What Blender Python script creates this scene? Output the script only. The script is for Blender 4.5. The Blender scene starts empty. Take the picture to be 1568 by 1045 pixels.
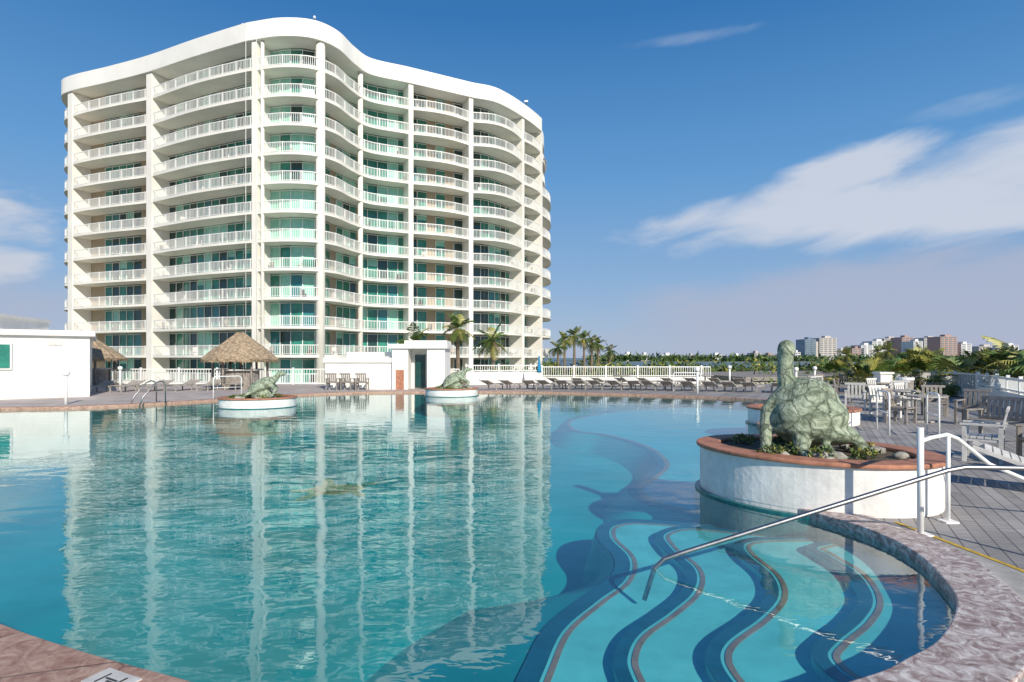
import bpy, bmesh, math, random
from mathutils import Vector, Matrix
random.seed(7)
R=random.random
def U(a,b): return a+(b-a)*random.random()
scene=bpy.context.scene
H=1.78
# ---------------------------------------------------------------- materials
def newmat(name):
    m=bpy.data.materials.new(name); m.use_nodes=True
    nt=m.node_tree; b=nt.nodes['Principled BSDF']; return m,nt,b
def N(nt,t,**kw):
    n=nt.nodes.new(t)
    for k,v in kw.items(): setattr(n,k,v)
    return n
def mat(name,col,rough=.6,metal=0,var=0.0,scale=3.0,bump=0.0,bscale=20,col2=None,spec=.5,detail=4):
    m,nt,b=newmat(name)
    b.inputs['Roughness'].default_value=rough; b.inputs['Metallic'].default_value=metal
    b.inputs['Specular IOR Level'].default_value=spec
    c=(*col,1)
    b.inputs['Base Color'].default_value=c
    tc=N(nt,'ShaderNodeTexCoord')
    if var>0 or col2:
        n=N(nt,'ShaderNodeTexNoise'); n.inputs['Scale'].default_value=scale; n.inputs['Detail'].default_value=detail
        n.inputs['Roughness'].default_value=.65
        nt.links.new(tc.outputs['Object'],n.inputs['Vector'])
        cr=N(nt,'ShaderNodeValToRGB'); cr.color_ramp.elements[0].position=.35; cr.color_ramp.elements[1].position=.65
        if col2: cr.color_ramp.elements[0].color=(*col2,1); cr.color_ramp.elements[1].color=c
        else:
            cr.color_ramp.elements[0].color=(*[x*(1-var) for x in col],1); cr.color_ramp.elements[1].color=(*[min(1,x*(1+var*.4)) for x in col],1)
        nt.links.new(n.outputs['Fac'],cr.inputs['Fac']); nt.links.new(cr.outputs['Color'],b.inputs['Base Color'])
    if bump>0:
        n2=N(nt,'ShaderNodeTexNoise'); n2.inputs['Scale'].default_value=bscale; n2.inputs['Detail'].default_value=4
        nt.links.new(tc.outputs['Object'],n2.inputs['Vector'])
        bp=N(nt,'ShaderNodeBump'); bp.inputs['Strength'].default_value=.6; bp.inputs['Distance'].default_value=bump
        nt.links.new(n2.outputs['Fac'],bp.inputs['Height']); nt.links.new(bp.outputs['Normal'],b.inputs['Normal'])
    return m
M={}
M['white']=mat('white_stucco',(.84,.82,.77),.7,var=.12,scale=.6,bump=.006,bscale=30)
M['whitew']=mat('white_stucco_weathered',(.84,.82,.78),.75,var=.20,scale=2.2,bump=.008,bscale=18)
M['tower']=mat('tower_white_paint',(.88,.85,.78),.6,var=.12,scale=.25)
M['fascia']=mat('tower_roof_white',(.89,.87,.82),.55,var=.08,scale=.2)
M['beige']=mat('beige_wall',(.44,.36,.26),.8,var=.15,scale=.3)
M['rail']=mat('white_rail_paint',(.86,.86,.83),.45)
M['steel']=mat('brushed_steel',(.36,.37,.38),.42,metal=1.0,var=.2,scale=20)
M['terra']=mat('terracotta_rim',(.46,.20,.12),.7,var=.35,scale=6,bump=.005,bscale=40)
M['soil']=mat('soil',(.12,.09,.06),.95,var=.5,scale=8,bump=.03,bscale=15)
M['leaf1']=mat('leaf_green',(.11,.18,.035),.5,var=.4,scale=2)
M['leaf2']=mat('leaf_light',(.34,.33,.08),.5,var=.4,scale=2)
M['leaf3']=mat('leaf_dark',(.05,.095,.03),.6,var=.4,scale=2)
M['trunk']=mat('palm_trunk',(.22,.17,.12),.9,var=.45,scale=9,bump=.03,bscale=14)
M['thatch']=mat('thatch',(.42,.32,.21),.95,var=.55,scale=7,bump=.05,bscale=18)
M['woodgrey']=mat('weathered_wood',(.30,.27,.24),.8,var=.35,scale=5)
M['woodlt']=mat('silvered_teak',(.42,.39,.35),.8,var=.3,scale=5)
M['woodpale']=mat('pale_wood',(.68,.66,.62),.7,var=.2,scale=5)
M['dark']=mat('dark_opening',(.03,.04,.045),.4)
M['blue']=mat('blue_canvas',(.03,.25,.45),.8,var=.2,scale=5)
M['rock']=mat('limestone_rock',(.42,.40,.35),.9,var=.5,scale=6,bump=.03,bscale=10)
M['navy']=mat('navy_tile',(.006,.10,.17),.5,var=.2,scale=6)
M['redtile']=mat('red_brown_tile',(.38,.19,.155),.5,var=.3,scale=6)
M['ochre']=mat('ochre_mosaic',(.30,.32,.13),.5,var=.4,scale=9)
M['walltile']=mat('waterline_tile',(.02,.16,.17),.3,var=.4,scale=12)
M['step']=mat('step_plaster',(.17,.54,.55),.7,var=.20,scale=1.6)
M['shelf']=mat('shelf_plaster',(.03,.43,.50),.7,var=.14,scale=1.0)
M['floor']=mat('pool_plaster',(.0015,.36,.375),.7,var=.25,scale=.35)
M['yellow']=mat('yellow_paint',(.65,.42,.04),.7,var=.3,scale=15)
M['conc']=mat('concrete',(.46,.44,.41),.85,var=.3,scale=2.5,bump=.004,bscale=60)
M['sand']=mat('ground_sand',(.26,.25,.17),.95,var=.5,scale=.03,col2=(.09,.13,.05))
M['sea']=mat('sea_water',(.18,.25,.29),.5,var=.2,scale=.01,spec=.2)
M['gt']=mat('teal_glass',(.035,.29,.21),.1,col2=(.015,.14,.105),scale=.7,spec=.8)
M['gd']=mat('dark_glass',(.012,.055,.05),.06,spec=.8)
M['gl']=mat('aqua_curtain_glass',(.36,.68,.55),.15,col2=(.22,.54,.42),scale=.7,spec=.8)
M['gb']=mat('blue_glass',(.03,.20,.22),.08,spec=.8)
def coping_mat():
    m,nt,b=newmat('coping_stone'); tc=N(nt,'ShaderNodeTexCoord'); L=nt.links.new
    n=N(nt,'ShaderNodeTexNoise'); n.inputs['Scale'].default_value=7; n.inputs['Detail'].default_value=10; n.inputs['Distortion'].default_value=2.2; n.inputs['Roughness'].default_value=.68
    L(tc.outputs['Object'],n.inputs['Vector'])
    c1=N(nt,'ShaderNodeValToRGB'); e=c1.color_ramp.elements
    e[0].position=.30; e[0].color=(.18,.125,.11,1); e[1].position=.66; e[1].color=(.74,.70,.66,1)
    e=c1.color_ramp.elements.new(.44); e.color=(.32,.24,.22,1)
    e=c1.color_ramp.elements.new(.54); e.color=(.50,.43,.41,1)
    c2=N(nt,'ShaderNodeValToRGB'); e=c2.color_ramp.elements
    e[0].position=.35; e[0].color=(.28,.14,.10,1); e[1].position=.68; e[1].color=(.56,.39,.30,1)
    L(n.outputs['Fac'],c1.inputs['Fac']); L(n.outputs['Fac'],c2.inputs['Fac'])
    s=N(nt,'ShaderNodeSeparateXYZ'); L(tc.outputs['Object'],s.inputs[0])
    mr=N(nt,'ShaderNodeMapRange'); mr.inputs[1].default_value=-.5; mr.inputs[2].default_value=1.5; L(s.outputs['X'],mr.inputs[0])
    mr2=N(nt,'ShaderNodeMapRange'); mr2.inputs[1].default_value=14; mr2.inputs[2].default_value=8; L(s.outputs['Y'],mr2.inputs[0])
    mm=N(nt,'ShaderNodeMath',operation='MULTIPLY'); L(mr.outputs[0],mm.inputs[0]); L(mr2.outputs[0],mm.inputs[1])
    mx=N(nt,'ShaderNodeMix',data_type='RGBA'); L(mm.outputs[0],mx.inputs[0]); L(c2.outputs[0],mx.inputs[6]); L(c1.outputs[0],mx.inputs[7])
    v=N(nt,'ShaderNodeTexVoronoi',feature='DISTANCE_TO_EDGE'); v.inputs['Scale'].default_value=1.3; L(tc.outputs['Object'],v.inputs['Vector'])
    jm=N(nt,'ShaderNodeMapRange'); jm.inputs[3].default_value=.5; jm.inputs[4].default_value=.85; L(mm.outputs[0],jm.inputs[0])
    jr=N(nt,'ShaderNodeMapRange'); jr.inputs[1].default_value=.004; jr.inputs[2].default_value=.014; L(jm.outputs[0],jr.inputs[3]); L(v.outputs['Distance'],jr.inputs[0])
    sc=N(nt,'ShaderNodeVectorMath',operation='SCALE'); L(mx.outputs[2],sc.inputs[0]); L(jr.outputs[0],sc.inputs['Scale'])
    L(sc.outputs[0],b.inputs['Base Color']); b.inputs['Roughness'].default_value=.6
    ad=N(nt,'ShaderNodeMath',operation='ADD'); L(n.outputs['Fac'],ad.inputs[0]); L(jr.outputs[0],ad.inputs[1])
    bp=N(nt,'ShaderNodeBump'); bp.inputs['Distance'].default_value=.008; bp.inputs['Strength'].default_value=.5; L(ad.outputs[0],bp.inputs['Height']); L(bp.outputs[0],b.inputs['Normal'])
    return m
M['coping']=coping_mat()
def deck_mat():
    m,nt,b=newmat('deck_planks'); tc=N(nt,'ShaderNodeTexCoord'); L=nt.links.new
    mp=N(nt,'ShaderNodeMapping'); mp.inputs['Rotation'].default_value=(0,0,math.radians(-62)); L(tc.outputs['Object'],mp.inputs[0])
    br=N(nt,'ShaderNodeTexBrick'); br.inputs['Scale'].default_value=1
    br.inputs['Brick Width'].default_value=3.2; br.inputs['Row Height'].default_value=.145; br.inputs['Mortar Size'].default_value=.006
    br.inputs['Color1'].default_value=(.29,.275,.265,1); br.inputs['Color2'].default_value=(.40,.38,.365,1); br.inputs['Mortar'].default_value=(.09,.085,.085,1)
    L(mp.outputs[0],br.inputs['Vector'])
    n=N(nt,'ShaderNodeTexNoise'); n.inputs['Scale'].default_value=.9; n.inputs['Detail'].default_value=6; L(tc.outputs['Object'],n.inputs['Vector'])
    mp2=N(nt,'ShaderNodeMapping'); mp2.inputs['Rotation'].default_value=(0,0,math.radians(-62)); mp2.inputs['Scale'].default_value=(1.5,25,1); L(tc.outputs['Object'],mp2.inputs[0])
    n2=N(nt,'ShaderNodeTexNoise'); n2.inputs['Scale'].default_value=1.5; n2.inputs['Detail'].default_value=5; L(mp2.outputs[0],n2.inputs['Vector'])
    s=N(nt,'ShaderNodeSeparateXYZ'); L(tc.outputs['Object'],s.inputs[0])
    mr0=N(nt,'ShaderNodeMapRange'); mr0.inputs[1].default_value=1.0; mr0.inputs[2].default_value=1.2; L(s.outputs['X'],mr0.inputs[0])
    mc=N(nt,'ShaderNodeMix',data_type='RGBA'); L(mr0.outputs[0],mc.inputs[0]); mc.inputs[6].default_value=(.50,.44,.41,1); L(br.outputs['Color'],mc.inputs[7])
    a=N(nt,'ShaderNodeMath',operation='ADD'); L(n.outputs['Fac'],a.inputs[0]); L(n2.outputs['Fac'],a.inputs[1])
    mr=N(nt,'ShaderNodeMapRange'); mr.inputs[1].default_value=.7; mr.inputs[2].default_value=1.35; mr.inputs[3].default_value=.6; mr.inputs[4].default_value=1.25; L(a.outputs[0],mr.inputs[0])
    mx=N(nt,'ShaderNodeVectorMath',operation='SCALE'); L(mc.outputs[2],mx.inputs[0]); L(mr.outputs[0],mx.inputs['Scale'])
    L(mx.outputs[0],b.inputs['Base Color']); b.inputs['Roughness'].default_value=.8
    return m
M['deck']=deck_mat()
def water_mat():
    m=bpy.data.materials.new('pool_water'); m.use_nodes=True; nt=m.node_tree; nt.nodes.clear(); L=nt.links.new
    out=N(nt,'ShaderNodeOutputMaterial'); tr=N(nt,'ShaderNodeBsdfTransparent'); tr.inputs[0].default_value=(.72,.97,.975,1)
    gl=N(nt,'ShaderNodeBsdfGlossy'); gl.inputs['Roughness'].default_value=.006; gl.inputs['Color'].default_value=(.95,1,1,1)
    mx=N(nt,'ShaderNodeMixShader'); tc=N(nt,'ShaderNodeTexCoord')
    mp=N(nt,'ShaderNodeMapping'); mp.inputs['Scale'].default_value=(.75,1.2,1); L(tc.outputs['Object'],mp.inputs[0])
    n=N(nt,'ShaderNodeTexNoise'); n.inputs['Scale'].default_value=1.6; n.inputs['Detail'].default_value=0; n.inputs['Distortion'].default_value=.9; L(mp.outputs[0],n.inputs['Vector'])
    n2=N(nt,'ShaderNodeTexNoise'); n2.inputs['Scale'].default_value=7; n2.inputs['Detail'].default_value=1; n2.inputs['Distortion'].default_value=1; L(mp.outputs[0],n2.inputs['Vector'])
    n3=N(nt,'ShaderNodeTexNoise'); n3.inputs['Scale'].default_value=.22; n3.inputs['Detail'].default_value=2; L(mp.outputs[0],n3.inputs['Vector'])
    pr=N(nt,'ShaderNodeMapRange'); pr.inputs[1].default_value=.38; pr.inputs[2].default_value=.62; pr.inputs[3].default_value=.12; pr.inputs[4].default_value=.34; L(n3.outputs['Fac'],pr.inputs[0])
    mu=N(nt,'ShaderNodeMath',operation='MULTIPLY_ADD'); L(pr.outputs[0],mu.inputs[1]); L(n2.outputs['Fac'],mu.inputs[0]); L(n.outputs['Fac'],mu.inputs[2])
    bp=N(nt,'ShaderNodeBump'); bp.inputs['Strength'].default_value=1; bp.inputs['Distance'].default_value=.0046; L(mu.outputs[0],bp.inputs['Height'])
    L(bp.outputs[0],gl.inputs['Normal'])
    ge=N(nt,'ShaderNodeNewGeometry'); d=N(nt,'ShaderNodeVectorMath',operation='DOT_PRODUCT'); L(ge.outputs['Incoming'],d.inputs[0]); L(bp.outputs[0],d.inputs[1])
    def mt(op,a,b,cl=False):
        q=N(nt,'ShaderNodeMath',operation=op); q.use_clamp=cl
        for i,v in enumerate((a,b)):
            if v is None: continue
            if isinstance(v,(int,float)): q.inputs[i].default_value=v
            else: L(v,q.inputs[i])
        return q.outputs[0]
    c=mt('ABSOLUTE',d.outputs['Value'],None); f=mt('POWER',mt('SUBTRACT',1,c,True),4.2)
    f=mt('ADD',mt('MULTIPLY',f,.86),.04,True)
    L(f,mx.inputs[0]); L(tr.outputs[0],mx.inputs[1]); L(gl.outputs[0],mx.inputs[2]); L(mx.outputs[0],out.inputs[0])
    return m
M['water']=water_mat()
def patina_mat():
    m,nt,b=newmat('bronze_patina'); tc=N(nt,'ShaderNodeTexCoord'); L=nt.links.new
    n=N(nt,'ShaderNodeTexNoise'); n.inputs['Scale'].default_value=9; n.inputs['Detail'].default_value=8; n.inputs['Distortion'].default_value=.8; n.inputs['Roughness'].default_value=.7; L(tc.outputs['Object'],n.inputs['Vector'])
    cr=N(nt,'ShaderNodeValToRGB'); e=cr.color_ramp.elements; e[0].position=.33; e[0].color=(.095,.10,.055,1); e[1].position=.62; e[1].color=(.50,.56,.42,1)
    x=cr.color_ramp.elements.new(.49); x.color=(.29,.36,.25,1)
    L(n.outputs['Fac'],cr.inputs['Fac'])
    wv=N(nt,'ShaderNodeVectorMath',operation='SCALE'); wv.inputs['Scale'].default_value=.12; L(n.outputs['Color'],wv.inputs[0])
    av=N(nt,'ShaderNodeVectorMath',operation='ADD'); L(tc.outputs['Object'],av.inputs[0]); L(wv.outputs[0],av.inputs[1])
    v=N(nt,'ShaderNodeTexVoronoi',feature='DISTANCE_TO_EDGE'); v.inputs['Scale'].default_value=5.2; L(av.outputs[0],v.inputs['Vector'])
    mr=N(nt,'ShaderNodeMapRange'); mr.inputs[1].default_value=0; mr.inputs[2].default_value=.10; mr.inputs[3].default_value=.66; L(v.outputs['Distance'],mr.inputs[0])
    mx=N(nt,'ShaderNodeVectorMath',operation='SCALE'); L(cr.outputs[0],mx.inputs[0]); L(mr.outputs[0],mx.inputs['Scale'])
    L(mx.outputs[0],b.inputs['Base Color']); b.inputs['Roughness'].default_value=.65
    a=N(nt,'ShaderNodeMath',operation='MULTIPLY_ADD'); a.inputs[1].default_value=1.0; L(n.outputs['Fac'],a.inputs[0]); L(mr.outputs[0],a.inputs[2])
    bp=N(nt,'ShaderNodeBump'); bp.inputs['Distance'].default_value=.04; L(a.outputs[0],bp.inputs['Height']); L(bp.outputs[0],b.inputs['Normal'])
    return m
M['patina']=patina_mat()
# ---------------------------------------------------------------- mesh builder
class MB:
    def __init__(s): s.v=[]; s.f=[]; s.m=[]; s.mats=[]; s.sm=[]
    def mi(s,k):
        if k not in s.mats: s.mats.append(k)
        return s.mats.index(k)
    def quad(s,pts,k,smooth=False):
        b=len(s.v); s.v+= [tuple(p) for p in pts]; s.f.append(tuple(range(b,b+len(pts)))); s.m.append(s.mi(k)); s.sm.append(smooth)
    def box(s,c,d,k,rz=0,rx=0,ry=0):
        m=Matrix.Rotation(rz,3,'Z')@Matrix.Rotation(ry,3,'Y')@Matrix.Rotation(rx,3,'X')
        b=len(s.v)
        for x in(-.5,.5):
            for y in(-.5,.5):
                for z in(-.5,.5):
                    p=m@Vector((x*d[0],y*d[1],z*d[2])); s.v.append((p.x+c[0],p.y+c[1],p.z+c[2]))
        for f in((0,1,3,2),(4,6,7,5),(0,4,5,1),(2,3,7,6),(0,2,6,4),(1,5,7,3)):
            s.f.append(tuple(b+i for i in f)); s.m.append(s.mi(k)); s.sm.append(False)
    def prism(s,poly,z0,z1,k,caps=True,ktop=None,smooth=False):
        b=len(s.v);n=len(poly)
        s.v+=[(p[0],p[1],z0) for p in poly]+[(p[0],p[1],z1) for p in poly]
        for i in range(n):
            j=(i+1)%n; s.f.append((b+i,b+j,b+n+j,b+n+i)); s.m.append(s.mi(k)); s.sm.append(smooth)
        if caps:
            s.f.append(tuple(b+n+i for i in range(n))); s.m.append(s.mi(ktop or k)); s.sm.append(False)
            s.f.append(tuple(b+n-1-i for i in range(n))); s.m.append(s.mi(k)); s.sm.append(False)
    def ribbon(s,A,B,z0,z1,k,closed=False):
        n=len(A); b=len(s.v)
        for i in range(n): s.v+=[(A[i][0],A[i][1],z0),(A[i][0],A[i][1],z1),(B[i][0],B[i][1],z1),(B[i][0],B[i][1],z0)]
        mi=s.mi(k)
        for i in range(n if closed else n-1):
            a=b+4*i; c=b+4*((i+1)%n)
            for q in range(4):
                s.f.append((a+q,a+(q+1)%4,c+(q+1)%4,c+q)); s.m.append(mi); s.sm.append(False)
        if not closed:
            s.f.append((b,b+3,b+2,b+1)); s.m.append(mi); s.sm.append(False)
            e=b+4*(n-1); s.f.append((e,e+1,e+2,e+3)); s.m.append(mi); s.sm.append(False)
    def tube(s,path,r,k,seg=8,smooth=True):
        P=[Vector(p) for p in path]; rr=r if isinstance(r,(list,tuple)) else [r]*len(P)
        b=len(s.v)
        up=Vector((0,0,1))
        for i,p in enumerate(P):
            t=(P[min(i+1,len(P)-1)]-P[max(i-1,0)]).normalized()
            a=t.cross(up)
            if a.length<.05: a=t.cross(Vector((1,0,0)))
            if i and a.normalized().dot(pa)<0: a=-a
            a.normalize(); pa=a.copy(); c=t.cross(a).normalized()
            for q in range(seg):
                an=2*math.pi*q/seg; v=p+a*math.cos(an)*rr[i]+c*math.sin(an)*rr[i]; s.v.append(tuple(v))
        mi=s.mi(k)
        for i in range(len(P)-1):
            for q in range(seg):
                s.f.append((b+i*seg+q,b+i*seg+(q+1)%seg,b+(i+1)*seg+(q+1)%seg,b+(i+1)*seg+q)); s.m.append(mi); s.sm.append(smooth)
        s.f.append(tuple(b+q for q in range(seg))); s.m.append(mi); s.sm.append(False)
        e=b+(len(P)-1)*seg; s.f.append(tuple(e+q for q in range(seg))); s.m.append(mi); s.sm.append(False)
    def mesh(s,name):
        me=bpy.data.meshes.new(name); me.from_pydata(s.v,[],s.f)
        for k in s.mats: me.materials.append(M[k])
        me.polygons.foreach_set('material_index',s.m); me.polygons.foreach_set('use_smooth',s.sm)
        bm=bmesh.new(); bm.from_mesh(me); bmesh.ops.recalc_face_normals(bm,faces=bm.faces); bm.to_mesh(me); bm.free()
        me.update(); return me
    def obj(s,name,parent=None,loc=(0,0,0),rz=0,bevel=0):
        o=bpy.data.objects.new(name,s.mesh(name)); scene.collection.objects.link(o)
        o.location=loc; o.rotation_euler=(0,0,rz)
        if parent: o.parent=parent
        if bevel:
            md=o.modifiers.new('bevel','BEVEL'); md.width=bevel; md.segments=2; md.limit_method='ANGLE'
        return o
def empty(name,loc=(0,0,0)):
    o=bpy.data.objects.new(name,None); scene.collection.objects.link(o); o.location=loc; return o
def inst(name,me,loc,rz=0,sc=1,parent=None):
    o=bpy.data.objects.new(name,me); scene.collection.objects.link(o); o.location=loc; o.rotation_euler=(0,0,rz); o.scale=(sc,)*3
    if parent: o.parent=parent
    return o
def catmull(P,n=8,closed=False):
    out=[];L=len(P)
    rng=range(L if closed else L-1)
    g=(lambda i:P[i%L]) if closed else (lambda i:P[max(0,min(L-1,i))])
    for i in rng:
        p0,p1,p2,p3=g(i-1),g(i),g(i+1),g(i+2)
        for j in range(n):
            t=j/n
            out.append(tuple(.5*(2*p1[k]+(p2[k]-p0[k])*t+(2*p0[k]-5*p1[k]+4*p2[k]-p3[k])*t*t+(3*p1[k]-p0[k]-3*p2[k]+p3[k])*t**3) for k in(0,1)))
    if not closed: out.append(tuple(P[-1]))
    return out
def offset(P,d,closed=False):
    n=len(P); out=[]
    dd=d if isinstance(d,list) else [d]*n
    for i in range(n):
        a=P[(i-1)%n] if closed else P[max(i-1,0)]; b=P[(i+1)%n] if closed else P[min(i+1,n-1)]
        tx,ty=b[0]-a[0],b[1]-a[1]; l=math.hypot(tx,ty) or 1
        out.append((P[i][0]-ty/l*dd[i],P[i][1]+tx/l*dd[i]))
    return out
def fillmesh(name,loops,z,k,parent=None):
    bm=bmesh.new(); edges=[]
    for lp in loops:
        vs=[bm.verts.new((p[0],p[1],z)) for p in lp]
        for i in range(len(vs)): edges.append(bm.edges.new((vs[i],vs[(i+1)%len(vs)])))
    bmesh.ops.triangle_fill(bm,use_beauty=True,use_dissolve=False,edges=edges,normal=(0,0,1))
    for f in bm.faces:
        if f.normal.z<0: f.normal_flip()
    me=bpy.data.meshes.new(name); bm.to_mesh(me); bm.free(); me.materials.append(M[k])
    o=bpy.data.objects.new(name,me); scene.collection.objects.link(o)
    if parent: o.parent=parent
    return o
# ---------------------------------------------------------------- pool + deck
outl=[(3.05,7.5),(3.43,6.62),(3.64,6.0),(3.63,5.3),(3.37,4.55),(3.13,4.14),(2.67,3.67),(2.31,3.43),(1.97,3.24),(1.2,2.95),(0.3,2.75),(-.7,2.8),(-1.84,3.22),(-2.55,3.5),(-3.37,3.87),(-5,4.7),(-8.5,6.5),(-14,9.5),(-20,13),(-22.5,17),(-20.8,20.0),(-17.9,20.6),(-15.3,21.3),(-12.7,24.2),(-10.2,28.2),(-6.2,30.4),(-1.1,30.6),(2.2,29.9),(6.7,27.9),(10,25.3),(11,22.5),(9.6,19),(7.2,17),(6.3,14.8),(6.0,12.5),(5.2,10.2),(4.2,8.8),(3.4,8.1)]
pool=catmull(outl,8,True)
area=sum(pool[i][0]*pool[(i+1)%len(pool)][1]-pool[(i+1)%len(pool)][0]*pool[i][1] for i in range(len(pool)))
sg=1 if area<0 else -1
po=lambda d: offset(pool,sg*d,True)
decke=[(-60,-12),(10,-12),(13,4),(14,13),(15.6,17.4),(20,25),(24,39.5),(-60,39.5)]
fillmesh('wood_deck_ground',[decke,po(.25)],0,'deck')
w=MB(); w.prism(decke,-5,-.004,'conc',caps=False); w.obj('deck_retaining_wall')
P=empty('swimming_pool')
w=MB(); w.ribbon(pool,po(.42),-.12,.035,'coping',closed=True); w.obj('coping',P,bevel=.012)
w=MB(); w.prism(po(.04),-1.5,-.1,'walltile',caps=False); w.obj('pool_wall',P)
FZ=-.98
fillmesh('pool_floor',[po(.5)],FZ,'floor',P)
fillmesh('pool_water',[po(.03)],-.055,'water',P)
def step(name,pts,z,close,kt,parent,bw=.10,rw=.045,gap=.03,ramp=0,kr='floor'):
    c=catmull(pts,8); poly=c+close
    w=MB(); 
    w.prism(poly,FZ-.1,z-.002,kt,caps=False); w.obj(name+'_riser',parent)
    fillmesh(name+'_tread',[poly],z,kt,parent)
    if ramp:
        rl=[ramp*(1 if i<34 else max(.12,1-(i-34)/20)) for i in range(len(c))] if ramp>1 else [ramp]*len(c)
        B=offset(c,rl); A=offset(c,.012); w=MB()
        for i in range(len(c)-1): w.quad([(*A[i],z-.006),(*A[i+1],z-.006),(*B[i+1],FZ-.004),(*B[i],FZ-.004)],kr,True)
        w.obj(name+'_apron',parent)
    sgn=-1
    a=offset(c,sgn*.0); b=offset(c,sgn*bw); w=MB(); w.ribbon(a,b,z+.002,z+.006,'navy'); w.obj(name+'_navy_band',parent)
    a=offset(c,sgn*(bw+gap)); b=offset(c,sgn*(bw+gap+rw)); w=MB(); w.ribbon(a,b,z+.002,z+.006,'redtile'); w.obj(name+'_red_band',parent)
S=P
b0=[(9,27.5),(5,25.5),(2.2,22),(1.75,18.6),(2.7,17.1),(3.26,15.0),(3.16,12.8),(2.61,11.4),(2.07,10.4),(2.0,9.46),(2.32,8.84),(2.77,8.41),(3.4,8.14)]
b0=b0[::-1]
b1=[(-.1,3.3),(-.04,3.72),(.075,4.19),(.27,4.81),(.64,5.40),(.97,5.88),(1.12,6.45),(1.04,7.15),(1.155,7.70),(1.5,7.98),(1.91,7.95),(2.41,7.8),(3.2,7.5)]
b2=[(.85,3.2),(.75,3.52),(.70,3.92),(.73,4.22),(.896,4.58),(1.25,4.99),(1.57,5.42),(1.74,5.93),(1.68,6.53),(1.72,7.07),(1.99,7.38),(2.29,7.45),(2.7,7.3),(3.3,7.1)]
b3=[(1.5,3.1),(1.38,3.39),(1.31,3.73),(1.335,4.06),(1.50,4.35),(1.90,4.74),(2.22,5.14),(2.375,5.61),(2.38,6.18),(2.49,6.56),(2.8,6.75),(3.4,6.8)]
b4=[(2.3,3.2),(2.13,3.45),(2.0,3.7),(2.03,3.99),(2.24,4.23),(2.61,4.56),(2.915,4.94),(3.11,5.48),(3.11,5.94),(3.14,6.26),(3.6,6.5)]
step('shelf',b0,-.50,[(12,27.4),(12,16),(7.5,8.14)],'shelf',S,bw=.16,rw=.10,gap=.0,ramp=.45)
step('lower_step',b1,-.42,[(5.5,7.5),(5.5,2.5),(-.1,2.5)],'step',S,bw=.16,ramp=1.5)
step('second_step',b2,-.355,[(5.3,7.1),(5.3,2.4),(.85,2.4)],'step',S)
step('third_step',b3,-.29,[(5.1,6.8),(5.1,2.3),(1.5,2.3)],'step',S)
step('top_step',b4,-.225,[(4.9,6.5),(4.9,2.2),(2.3,2.2)],'step',S)
w=MB()
def flat(pts,k,z): w.quad([(x,y,z) for x,y in pts],k)
def ell(cx,cy,a,b,rot,n=72):
    o=[]
    for i in range(n):
        t=2*math.pi*i/n; x=a*math.cos(t);y=b*math.sin(t); o.append((cx+x*math.cos(rot)-y*math.sin(rot),cy+x*math.sin(rot)+y*math.cos(rot)))
    return o
z=FZ+.006
flat(ell(-3.7,12.3,.60,.50,.2,30),'ochre',z); flat(ell(-4.42,12.15,.17,.13,0,16),'ochre',z+.002)
flat(ell(-4.05,12.95,.45,.12,1.9,20),'ochre',z+.004); flat(ell(-4.0,11.7,.45,.12,-1.9,20),'ochre',z+.006)
flat(ell(-3.1,12.8,.22,.09,.8,16),'ochre',z+.008); flat(ell(-3.1,11.85,.22,.09,-.8,16),'ochre',z+.010)
flat(ell(-3.7,12.3,.42,.32,.2,30),'redtile',z+.014); flat(ell(-3.7,12.3,.36,.27,.2,30),'ochre',z+.018)
w.obj('turtle_mosaic',P)
w=MB(); w.quad([(4.0,6.2,.004),(4.12,6.2,.004),(4.22,5.0,.004),(4.3,3.0,.004),(4.2,1.0,.004),(1.6,1.0,.004),(1.9,2.75,.004),(2.75,3.25,.004),(3.45,3.95,.004),(3.85,4.7,.004)],'conc'); w.obj('concrete_path')
w=MB(); w.quad([(4.12,6.35,.008),(4.17,6.35,.008),(4.27,5.0,.008),(4.35,3.0,.008),(4.30,3.0,.008),(4.22,5.0,.008)],'yellow'); w.obj('yellow_line_marking')
w=MB(); w.quad([(-6,-3,.004),(1.0,-3,.004),(1.0,2.4,.004),(-.7,2.5,.004),(-1.9,2.9,.004),(-6,4.8,.004)],'conc'); w.obj('paved_path')
w=MB(); w.box((-2.16,3.17,.040),(.28,.15,.006),'woodpale',rz=-.42); w.box((-2.16,3.17,.0445),(.09,.012,.002),'dark',rz=-.42); w.box((-2.14,3.14,.0445),(.09,.012,.002),'dark',rz=-.42);w.box((-2.22,3.19,.0445),(.012,.09,.002),'dark',rz=-.42);w.box((-2.10,3.14,.0465),(.012,.09,.002),'dark',rz=-.42); w.obj('depth_marker_tile',P)
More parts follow.
